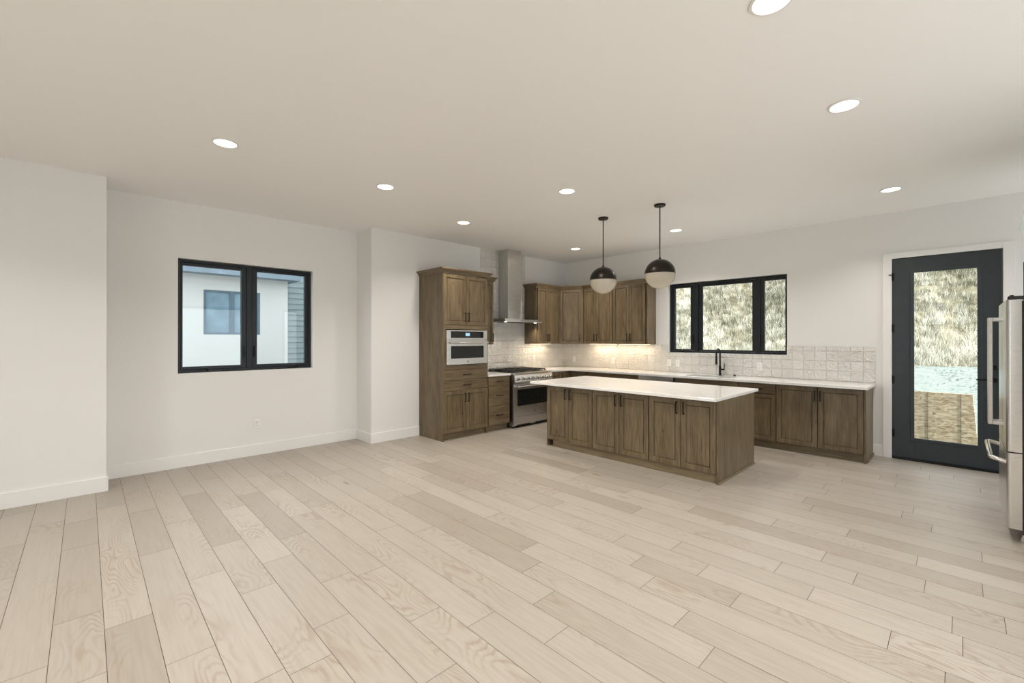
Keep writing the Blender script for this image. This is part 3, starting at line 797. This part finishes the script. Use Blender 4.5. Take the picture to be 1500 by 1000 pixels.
# sink, faucet, soap dispenser
m_ = MB().box(SKX0 - .02, SKX1 + .02, SKY0 - .02, SKY1 + .02, .66, .664)
for a in ((SKX0 - .02, SKX0, SKY0 - .02, SKY1 + .02), (SKX1, SKX1 + .02, SKY0 - .02, SKY1 + .02), (SKX0, SKX1, SKY0 - .02, SKY0), (SKX0, SKX1, SKY1, SKY1 + .02)):
    m_.box(*a, .664, .8845)
tag(m_.build('sink_basin', M['steel']), 'stainless steel undermount sink cut into the back worktop', 'sink')
t = thing('kitchen_faucet', 'tall matte black faucet standing behind the sink', 'faucet', (-2.640, 7.135, .915), 0)
MB().lathe([(0, 0), (.027, 0), (.027, .006), (.018, .012), (.018, .15), (.0, .15)], 20).build('faucet_base', M['black'], t, 0, True)
sp = [(0, 0, .14), (0, 0, .34)]
for i in range(1, 10):
    an = PI * i / 9; sp.append((0, -.075 + .075 * math.cos(an), .34 + .075 * math.sin(an)))
sp.append((0, -.150, .30))
MB().tube(sp, .0125, 14).build('spout', M['black'], t, 0, True)
MB().tube([(0, -.150, .305), (0, -.150, .20), (0, -.15, .175)], [.015, .017, .014], 14).build('spray_head', M['black'], t, 0, True)
hn = MB().tube([(.015, 0, .095), (.065, 0, .095)], .014, 12); hn.tube([(.062, 0, .10), (.066, 0, .185)], .006, 8)
hn.build('handle', M['black'], t, 0, True)
tag(MB().lathe([(0, 0), (.022, 0), (.022, .008), (.014, .012), (.014, .022), (0, .024)], 18, (-2.43, 7.15, .915)).build('air_switch', M['black'], None, 0, True), 'small black button on the worktop right of the faucet', 'switch')

# ---- range
t = thing('gas_range', 'stainless steel gas range with black grates on the left wall', 'range', (-5.166, 5.072, 0), RL)
w = .936 + .02
MB().box(.004, w - .004, .030, .665, .03, .900).build('range_body', M['steel'], t)
dr_ = MB().box(.0, w, -.004, .03, .185, .735).build('oven_door', M['steel'], t, .004)
MB().box(.085, w - .085, -.008, -.002, .365, .640).build('door_glass', M['blackglass'], dr_, .001)
h_ = MB().tube([(.03, -.062, .695), (w - .03, -.062, .695)], .014, 14)
for x in (.05, w - .05): h_.box(x - .014, x + .014, -.06, -.002, .684, .706)
h_.build('handle', M['chrome'], dr_, 0, True); sail(dr_, w / 2 + .03, .235, -.004, .02)
lp = MB().box(.0, w, -.006, .03, .055, .178).build('warming_drawer', M['steel'], t, .004)
for x0, x1 in ((.10, .40), (.56, .86)): MB().box(x0, x1, -.002, .02, .030, .0545).build('toe_vent', M['rubber'], t)
for x in (.05, w - .05):
    for yy in (.07, .6): MB().lathe([(0, 0), (.018, 0), (.018, .032), (0, .032)], 12, (x, yy, 0)).build('foot', M['rubber'], t)
cp = MB().prism([(-.02, .742), (-.035, .770), (-.018, .880), (.004, .914), (.10, .914), (.10, .742)], 'x', 0, w).build('control_panel', M['steel'], t, .004)
for i in range(8):
    x = .07 + i * (w - .14) / 7
    k_ = MB().lathe([(0, 0), (.030, 0), (.030, .006), (.023, .010), (.020, .040), (.017, .044), (0, .044)], 20)
    k_.v = [(x + v[0], -.027 - v[2], .818 + v[1]) for v in k_.v]
    k = k_.build('knob', M['chrome'], cp, 0, True)
    MB().box(x - .003, x + .003, -.073, -.069, .820, .838).build('knob_mark', M['rubber'], k)
MB().box(.0, w, .10, .64, .902, .918).build('cooktop', M['rubber'], t, .004)
bg_ = MB().box(0, w, .64, .668, .902, .965).build('vent_trim', M['steel'], t, .003)
for i in range(6): MB().box(.05 + i * .145, .16 + i * .145, .648, .660, .9655, .968).build('vent_slot', M['rubber'], bg_)
for i in range(3):
    x0 = .03 + i * .302; x1 = x0 + .292
    g_ = MB()
    for yy in (.125, .365, .38, .62): g_.box(x0, x1, yy - .007, yy + .007, .935, .952)
    for xx in (x0 + .007, (x0 + x1) / 2, x1 - .007): g_.box(xx - .007, xx + .007, .118, .627, .935, .952)
    for xx in (x0 + .007, x1 - .007):
        for yy in (.125, .37, .62): g_.box(xx - .008, xx + .008, yy - .008, yy + .008, .916, .936)
    for yy in (.245, .50):
        g_.box(x0 + .05, x1 - .05, yy - .006, yy + .006, .935, .952)
    g_.build('burner_grate', M['iron'], t, .002)
    for yy in (.245, .50):
        MB().lathe([(0, .918), (.052, .918), (.050, .926), (.034, .928), (.034, .934), (0, .934)], 20, ((x0 + x1) / 2, yy, 0)).build('burner_cap', M['iron'], t, 0, True)

# ---- hood
t = thing('range_hood', 'stainless steel chimney hood on the tiled wall above the range', 'range hood', (LC + .013, 5.09, 0), RL)
# local: x -> +Y, front -y -> +X ; wall at y=0
cw = .932
MB().box(.255, .580, -.245, 0, 1.832, H - .001).build('chimney', M['steel'], t, .002)
c_ = MB().box(0, cw, -.445, -.002, 1.782, 1.832).build('canopy', M['steel'], t, .004)
MB().box(.16, cw - .16, -.40, -.06, 1.778, 1.783).build('filter', M['iron'], c_)
for x in (.09, cw - .09):
    MB().lathe([(0, 0), (.028, 0), (.028, .004), (0, .004)], 18, (x, -.36, 1.7775)).build('hood_light', M['lens'], c_)
    l = bpy.data.lights.new('hood_glow', 'SPOT'); l.energy = 12; l.color = (1, .84, .64); l.spot_size = 2.2; l.spot_blend = .8; l.shadow_soft_size = .028
    o = bpy.data.objects.new('hood_glow', l); COL.objects.link(o); o.parent = t; o.location = (x, -.36, 1.772)

for i in range(4):
    k_ = MB().lathe([(0, 0), (.008, 0), (.008, .003), (0, .003)], 12); k_.v = [(cw / 2 - .06 + i * .04 + v[0], -.4452 - v[2], 1.807 + v[1]) for v in k_.v]
    k_.build('button', M['chrome'], c_)

# ---- tiled splashback (left wall piece reaches the ceiling behind the hood)
m_ = MB().box(LC + .001, LC + .010, 4.570, B - .011, .916, 1.391).box(LC + .001, LC + .010, 4.925, 6.040, 1.391, H - .001)
tag(merged(m_, 'tile_backsplash', M['tile'], 0), 'cream glazed square tile behind the range, up to the ceiling at the hood', 'backsplash')
m_ = MB()
wall_cells(m_, 'y', B - .010, B - .001, LC + .011, -.763, .916, 1.386, [(W2[0], W2[1], 1.252, 1.386)])
tag(merged(m_, 'tile_backsplash', M['tile'], 0), 'glossy white square tile strip along the back wall under the window', 'backsplash')

# ------------------------------------------------------------------ island
IX0, IX1, IY0, IY1 = -4.307, -1.728, 4.555, 5.888
IZ, IU = .882, .848
FY = 4.612
cuts = [-4.032, -3.276, -2.495, -1.745]
labs = ['left island cabinet with two brown doors, nearest the range', 'middle island cabinet with two knotty brown doors', 'right island cabinet with two brown doors beside the end panel']
for i in range(3):
    a, b = cuts[i], cuts[i + 1]; w = b - a
    t = thing('island_cabinet', labs[i], 'cabinet', (a, FY, 0), 0, 'cabinets of the island')
    carcass(t, w, 1.05, .095, IU - .002, .002)
    m = w / 2 + (.0 if i else -.005)
    l0 = .004 if i == 0 else .006; r0 = w - .006
    fy(door(t, l0, m - .003, .100, IU - .012, m - .040, .744)); fy(door(t, m + .003, r0, .100, IU - .012, m + .040, .744))
tag(MB().box(-3.945, -1.747, FY + .030, FY + .046, 0, .094).build('toe_kick', M['toe']), 'long plain plinth board along the foot of the island', 'plinth')
t = thing('island_end_panel', 'broad plain brown panel closing the right end of the island', 'panel', (-1.745, FY, 0), 0)
MB().box(0.001, .020, 0, 1.10, 0, IU - .002).build('panel', M['wood_z'], t, .002)
MB().box(0.020, .032, 0.0, 1.10, 0, .022).build('base_shoe', M['toe'], t, .003)
tag(MB().box(-4.052, -4.033, FY + .02, FY + 1.10, 0, IU - .002).build('island_end_panel', M['wood_z'], None, .002), 'brown panel closing the left end of the island, facing the range', 'panel')
tag(MB().box(-4.033, -1.745, FY + 1.075, FY + 1.09, 0, IU - .002).build('island_back_panel', M['wood_z'], None, .001), 'brown panel across the back of the island, facing the sink', 'panel')
tag(MB().box(IX0, IX1, IY0, IY1, IU, IZ).build('island_worktop', M['quartz'], None, .004), 'white quartz slab topping the island', 'worktop')

# ------------------------------------------------------------------ refrigerator, standing against the right wall, doors to -x
FX, FYN, FYF = .232, 4.842, 5.755
t = thing('refrigerator', 'stainless steel french-door refrigerator cut off at the right edge', 'refrigerator', (FX, FYN, 0), 0)
fw = FYF - FYN
MB().box(.088, .74, .004, fw - .004, .055, 1.765).build('fridge_body', M['iron'], t, .004)
MB().box(.076, .089, .012, fw - .012, .11, 1.765).build('gasket', M['rubber'], t)
def roundplate(y0, y1, z0, z1):
    pts = []
    r = .022
    for i in range(7):
        an = PI / 2 * i / 6; pts.append((r - r * math.sin(an), y0 + r - r * math.cos(an)))
    pts = [(.076, y0)] + pts + [(r - r * math.cos(PI / 2 * i / 6), y1 - r + r * math.sin(PI / 2 * i / 6)) for i in range(7)] + [(.076, y1)]
    return MB().prism(pts, 'z', z0, z1)
for (y0, y1, hy) in ((0, fw / 2 - .003, fw / 2 - .05), (fw / 2 + .003, fw, fw / 2 + .05)):
    d_ = roundplate(y0, y1, .664, 1.775).build('door', M['steel'], t, 0, True)
    h_ = MB().box(-.080, -.052, hy - .014, hy + .014, .80, 1.66)
    for z in (.815, 1.645): h_.box(-.055, .004, hy - .013, hy + .013, z - .014, z + .014)
    h_.build('handle', M['steel'], d_, .004)
d_ = roundplate(0, fw, .105, .655).build('freezer_drawer', M['steel'], t, 0, True)
pts = [(.004, .06, .575), (-.04, .06, .59), (-.068, .075, .595), (-.075, .10, .595), (-.075, fw - .10, .595), (-.068, fw - .075, .595), (-.04, fw - .06, .59), (.004, fw - .06, .575)]
MB().tube(pts, .015, 12).build('handle', M['chrome'], d_, 0, True)
for yy in (.05, fw - .05): MB().box(.01, .13, yy - .04, yy + .04, 1.776, 1.802).tube([(.03, yy, 1.80), (.03, yy, 1.812)], .012, 12).build('hinge_cover', M['iron'], t, .004)
for yy in (.06, fw - .06): MB().lathe([(0, 0), (.028, 0), (.03, .02), (.02, .05), (.02, .06), (0, .06)], 16, (.10, yy, 0)).build('foot', M['chrome'], t, 0, True)
MB().box(.10, .12, .03, fw - .03, .03, .10).build('kick_grille', M['rubber'], t)

# glass edge and upright bar at the frame's right edge
tag(MB().prism([(.322, 5.33), (.95, 5.33), (.95, 4.60), (.302, 4.60)], 'z', 2.352, 2.372).build('glass_shelf', M['tealglass'], None, .001), 'pale teal glass shelf edge high above the refrigerator', 'shelf')

tag(MB().box(.93, R1, 4.62, 5.31, 2.34, 2.351).build('shelf_rail', M['black']), 'black rail carrying the glass shelf on the right wall', 'rail')
tag(MB().box(.365, .385, 5.60, 5.62, 1.803, 2.13).box(.365, .385, 5.60, 5.62, 1.78, 1.803).build('upright_bar', M['black']), 'thin black upright bar standing on the refrigerator at the right edge', 'bar')

# ------------------------------------------------------------------ pendants and recessed lights
def pendant(loc, label):
    t = thing('pendant_lamp', label, 'pendant lamp', loc, 0, 'globe pendants over the island')
    R = .175; zc = 2.255 - H
    MB().lathe([(0, -.022), (.060, -.022), (.066, -.016), (.066, 0), (0, 0)], 32).build('canopy', M['bronze'], t, 0, True)
    MB().tube([(0, 0, -.02), (0, 0, zc + R - .004)], .0065, 12).build('rod', M['bronze'], t, 0, True)
    pr = [(.0001, zc + R + .02), (.014, zc + R + .018), (.014, zc + R - .002)]
    for i in range(1, 19):
        a = PI / 2 * i / 18; pr.append((R * math.sin(a), zc + R * math.cos(a)))
    pr += [(R - .004, zc), ]
    for i in range(17, 0, -1):
        a = PI / 2 * i / 18; pr.append(((R - .004) * math.sin(a), zc + (R - .004) * math.cos(a)))
    MB().lathe(pr, 48).build('metal_shade', M['bronze'], t, 0, True)
    pr = []
    Rg = R - .0005
    for i in range(0, 19):
        a = PI / 2 + PI / 2 * i / 18; pr.append((max(Rg * math.sin(a), .0002), zc - .0005 + Rg * math.cos(a)))
    for i in range(18, -1, -1):
        a = PI / 2 + PI / 2 * i / 18; pr.append((max((Rg - .004) * math.sin(a), .0001), zc - .0005 + (Rg - .004) * math.cos(a)))
    MB().lathe(pr + [pr[0]], 48).build('glass_globe', M['globe'], t, 0, True)
    MB().lathe([(0, zc + .10), (.022, zc + .10), (.022, zc + .03), (0, zc + .03)], 16).build('socket', M['bronze'], t, 0, True)
    return t
pendant((-3.273, 4.86, H), 'left black and white globe pendant over the island')
pendant((-2.482, 4.86, H), 'right black and white globe pendant, nearer the window')

DL_ = [(-.618, 2.302, 'recessed ceiling light cut off by the top edge of the picture'), (-.551, 3.686, 'large bright recessed light at upper right of the ceiling'),
       (-4.152, .807, 'recessed ceiling light in front of the left window wall, nearest the left edge'), (-4.181, 2.233, 'recessed ceiling light left of center, between window and oven cabinet'),
       (-2.947, 3.695, 'recessed ceiling light just left of and before the pendants'), (-.516, 6.113, 'recessed ceiling light in front of the glass door'),
       (-4.726, 3.684, 'recessed ceiling light above the tall oven cabinet'), (-2.904, 6.171, 'recessed ceiling light right of the pendants, before the window'),
       (-4.73, 6.17, 'small recessed ceiling light in the kitchen corner left of the pendants')]
DLX = [(-2.4, .2), (-4.5, -1.4), (-2.4, -1.4), (-.55, .2), (-.55, -1.4), (1.5, .2), (1.5, 2.3)]
def downlight(x, y, label):
    t = thing('recessed_light', label, 'ceiling light', (x, y, H), 0, 'recessed ceiling lights')
    MB().lathe([(.078, 0), (.092, -.001), (.093, -.006), (.080, -.009), (.078, -.004)], 40).build('trim_ring', M['plastic'], t, 0, True)
    MB().lathe([(0, -.003), (.079, -.003), (.079, -.0015), (0, -.0015)], 40).build('lens', M['lens'], t, 0, True)
    l = bpy.data.lights.new('lamp', 'AREA'); l.shape = 'DISK'; l.size = .15; l.energy = DOWN_W; l.color = DOWN_C; l.spread = math.radians(130)
    o = bpy.data.objects.new('lamp', l); COL.objects.link(o); o.parent = t; o.location = (0, 0, -.012)
for x, y, lab in DL_: downlight(x, y, lab)
for i, (x, y) in enumerate(DLX): downlight(x, y, ['recessed ceiling light overhead of the viewpoint', 'recessed ceiling light behind the viewpoint'][0 if y > 2 else 1] + ' %s' % ['by the middle of the room', 'in the rear left corner', 'before the sliding door', 'just overhead', 'near the small high windows', 'toward the big side window', 'toward the right wall'][i])

# ------------------------------------------------------------------ outlets
def outlet(loc, rz, label, wd=.07, kind='outlet', gang=1):
    t = thing('wall_outlet' if kind == 'outlet' else 'wall_switch', label, kind, loc, rz, 'plates on the walls')
    w = wd * gang
    MB().box(-w / 2, w / 2, -.006, 0, -.057, .057).build('cover_plate', M['plastic'], t, .003)
    for z in (-.022, .022):
        r_ = MB().box(-.017, .017, -.0085, -.005, z - .016, z + .016).build('receptacle', M['plastic'], t, .003)
        MB().box(-.008, -.005, -.0092, -.008, z - .006, z + .007).box(.005, .008, -.0092, -.008, z - .006, z + .006).build('slots', M['slot'], r_)
    return t
outlet((LB, 1.577, .398), RL, 'white outlet low on the wall below the left window')
outlet((LC + .010, 6.289, 1.115), RL, 'white outlet on the tile right of the range')
for x, lab in ((-5.57, 'white outlet on the back-wall tile near the kitchen corner'), (-4.644, 'white outlet on the tile under the back-wall upper cabinets'),
               (-3.519, 'white outlet on the tile left of the sink, left of a pair'), (-3.369, 'white outlet on the tile left of the sink, right of a pair'),
               (-2.103, 'white outlet on the tile right of the faucet')):
    outlet((x, B - .010, 1.075), 0, lab)

# ------------------------------------------------------------------ outdoors
# pale gravel rising to the foot of the hill
def terrain(name, mat, x0, x1, y0, y1, nx_, ny_, fn):
    vs = []; fs = []
    for j in range(ny_ + 1):
        for i in range(nx_ + 1):
            x = x0 + (x1 - x0) * i / nx_; yy = y0 + (y1 - y0) * j / ny_; vs.append((x, yy, fn(x, yy)))
    for j in range(ny_):
        for i in range(nx_):
            a = j * (nx_ + 1) + i; fs.append((a, a + 1, a + nx_ + 2, a + nx_ + 1))
    me = bpy.data.meshes.new(name); me.from_pydata(vs, [], fs); me.materials.append(mat)
    for p in me.polygons: p.use_smooth = True
    o = bpy.data.objects.new(name, me); COL.objects.link(o); return o
def base_y(x): return 17.6 + .35 * math.sin(x * .7) + .25 * math.sin(x * 1.9 + 1)
def gz(x, yy):
    if yy < 9: return -.14
    return -.14 + (yy - 9) * .098 + .03 * math.sin(x * 2.1 + yy * 1.3)
def hz(x, yy):
    d = yy - base_y(x)
    s = gz(x, base_y(x)) - .05
    if d < 0: return s + d * .5
    return s + .80 * d - .004 * d * d + .16 * math.sin(x * 1.1 + yy * .9) * min(1, d) + .12 * math.sin(x * 2.3 - yy * 1.7) * min(1, d)
g_ = terrain('gravel_yard', M['gravel'], -32, 14, B + T + .02, 19.2, 60, 30, gz); struct(g_, 'pale gravel outside the glass door')
g_ = terrain('hillside', M['dirt'], -34, 14, 16.8, 46, 96, 70, hz); struct(g_, 'dry hillside beyond the back windows')
g_ = terrain('side_yard', M['gravel'], -40, LB - T - .02, -14, B + T + .02, 10, 10, lambda x, y_: -.14); struct(g_, 'pale ground beside the house')
g_ = terrain('rear_yard', M['paving'], LB - T - .02, 30, -30, REAR - T - .02, 10, 10, lambda x, y_: -.14); struct(g_, 'pale ground behind the viewpoint')
# grass blades
r2 = np.random.default_rng(3)
def grass():
    nt_ = 15000
    ty = 17.4 + 13.6 * r2.random(nt_) ** 1.4; tx = -19 + 21.5 * r2.random(nt_)
    keep = (tx > -.62 * ty - 1.0) & (tx < .07 * ty + 1.2)
    tx, ty = tx[keep], ty[keep]
    k = 30; n = len(tx)
    hh = r2.uniform(.10, .34, n)[:, None]
    pz = np.sin(tx * .9 + 1.3) * np.sin(ty * 1.1 + .4) + .6 * np.sin(tx * 2.3 + ty * 1.7)
    tone = np.clip(r2.random(n) * .6 + .15 + .16 * pz, .03, .85)[:, None]
    a = r2.random((n, k)) * 2 * PI; rad = r2.random((n, k)) * .12; lean = r2.uniform(.1, .7, (n, k)) * hh; h1 = hh * r2.uniform(.55, 1.15, (n, k))
    bx = tx[:, None] + np.cos(a) * rad; by = ty[:, None] + np.sin(a) * rad
    w_ = r2.uniform(.004, .009, (n, k)); pa = a + PI / 2 + r2.uniform(-.6, .6, (n, k))
    cc = np.clip(tone + r2.uniform(-.25, .35, (n, k)), 0, 1).ravel()
    bx, by, lean, h1, w_, pa, a = [q.ravel() for q in (bx, by, lean, h1, w_, pa, a)]
    by0 = 17.6 + .35 * np.sin(bx * .7) + .25 * np.sin(bx * 1.9 + 1)
    ok = by > by0 - .1
    bx, by, lean, h1, w_, pa, a, cc, by0 = [q[ok] for q in (bx, by, lean, h1, w_, pa, a, cc, by0)]
    d = by - by0; g0 = np.where(by0 < 9, -.14, -.14 + (by0 - 9) * .098 + .03 * np.sin(bx * 2.1 + by0 * 1.3)) - .05
    md = np.minimum(1, d)
    z0 = np.where(d < 0, g0 + d * .5, g0 + .80 * d - .004 * d * d + .16 * np.sin(bx * 1.1 + by * .9) * md + .12 * np.sin(bx * 2.3 - by * 1.7) * md) - .03
    ex, ey = np.cos(pa) * w_, np.sin(pa) * w_
    V = np.stack([np.stack([bx - ex, by - ey, z0], 1), np.stack([bx + ex, by + ey, z0], 1), np.stack([bx + np.cos(a) * lean, by + np.sin(a) * lean, z0 + h1], 1)], 1).astype(np.float32)
    n = len(V)
    me = bpy.data.meshes.new('grass')
    me.vertices.add(n * 3); me.vertices.foreach_set('co', V.reshape(-1))
    me.loops.add(n * 3); me.loops.foreach_set('vertex_index', np.arange(n * 3, dtype=np.int32))
    me.polygons.add(n); me.polygons.foreach_set('loop_start', np.arange(0, n * 3, 3, dtype=np.int32)); me.polygons.foreach_set('loop_total', np.full(n, 3, dtype=np.int32))
    me.update()
    at = me.attributes.new('blade', 'FLOAT_COLOR', 'FACE')
    C_ = np.zeros((n, 4), np.float32); C_[:, 0] = cc; C_[:, 3] = 1
    at.data.foreach_set('color', C_.ravel())
    me.materials.append(M['grass'])
    o = bpy.data.objects.new('grass', me); COL.objects.link(o)
    tag(o, 'dry pale bunch grass covering the hillside outside', 'grass', None, 'stuff')
grass()
# scattered stones in the gravel
def stones():
    m_ = MB(); rr = random.Random(5)
    for i in range(1500):
        yy = rr.uniform(9.2, 18.2); x = rr.uniform(-9, 2.5) if i % 3 else rr.uniform(-1.2, 1.2); s = rr.uniform(.015, .05) * (.7 + rr.random())
        z = gz(x, yy); a = rr.random() * PI; c, d = math.cos(a) * s, math.sin(a) * s
        n = len(m_.v)
        m_.v += [(x + c, yy + d, z - .01), (x - d, yy + c, z - .01), (x - c, yy - d, z - .01), (x + d, yy - c, z - .01), (x + c * .3, yy + d * .3, z + s * .6)]
        for k in range(4): m_.f.append((n + k, n + (k + 1) % 4, n + 4))
    me = bpy.data.meshes.new('gravel_stones'); me.from_pydata(m_.v, [], m_.f); me.materials.append(M['gravel'])
    o = bpy.data.objects.new('gravel_stones', me); COL.objects.link(o); tag(o, 'loose pale stones lying in the gravel outside the door', 'stones', None, 'stuff')
stones()
# strand boards standing outside the door
YB = 8.60
def board(x0, x1b, x1t, label, dy=0, zt=.735):
    tag(MB().prism([(x0, -.14), (x1b, -.14), (x1t, zt), (x0, zt)], 'y', YB + dy, YB + dy + .012).build('strand_board', M['osb'], None, .005), label, 'board', 'boards outside the glass door')
board(-1.05, -.331, -.331, 'left strand board seen through the lower glass of the door', .008)
board(-.331, .0, .0, 'middle strand board seen through the lower glass of the door')
board(.0, .175, .112, 'narrow right strand board with a slanted edge outside the door', -.008)

# neighbour's house seen through the left window
NX = -10.3
t = thing('neighbour_house', 'white stucco neighbour house seen through the left window', 'house', (NX, 0, -.14), 0)
m_ = MB(); wall_cells(m_, 'x', -.2, 0, -4.0, 3.171, 0, 2.885, [(1.644, 2.63, 1.715, 2.592)]); m_.build('stucco_wall', M['stucco'], t)
fr = MB().box(-.06, -.01, 1.644, 2.63, 1.715, 1.755).box(-.06, -.01, 1.644, 2.63, 2.552, 2.592).box(-.06, -.01, 1.644, 1.690, 1.755, 2.552).box(-.06, -.01, 2.585, 2.63, 1.755, 2.552).box(-.06, -.01, 2.085, 2.165, 1.755, 2.552).build('window', M['farframe'], t)
for a, b in ((1.690, 2.085), (2.165, 2.585)): MB().box(-.045, -.035, a, b, 1.755, 2.552).build('pane', M['farglass'], fr)
m_ = MB()
for i in range(30):
    z = .02 + i * .1275
    m_.prism([(-.58 + .028, z), (-.58 + .012, z + .13), (-.60, z + .13), (-.60, z)], 'y', 3.171, 7.5)
m_.box(-.62, -.2, 3.0, 3.171, 0, 2.9)
m_.build('lap_siding', M['siding'], t)
MB().box(-.75, .30, -4.0, 3.35, 2.885, 3.16).box(-3, .30, -4.0, 3.35, 3.16, 3.30).build('soffit', M['eave'], t)
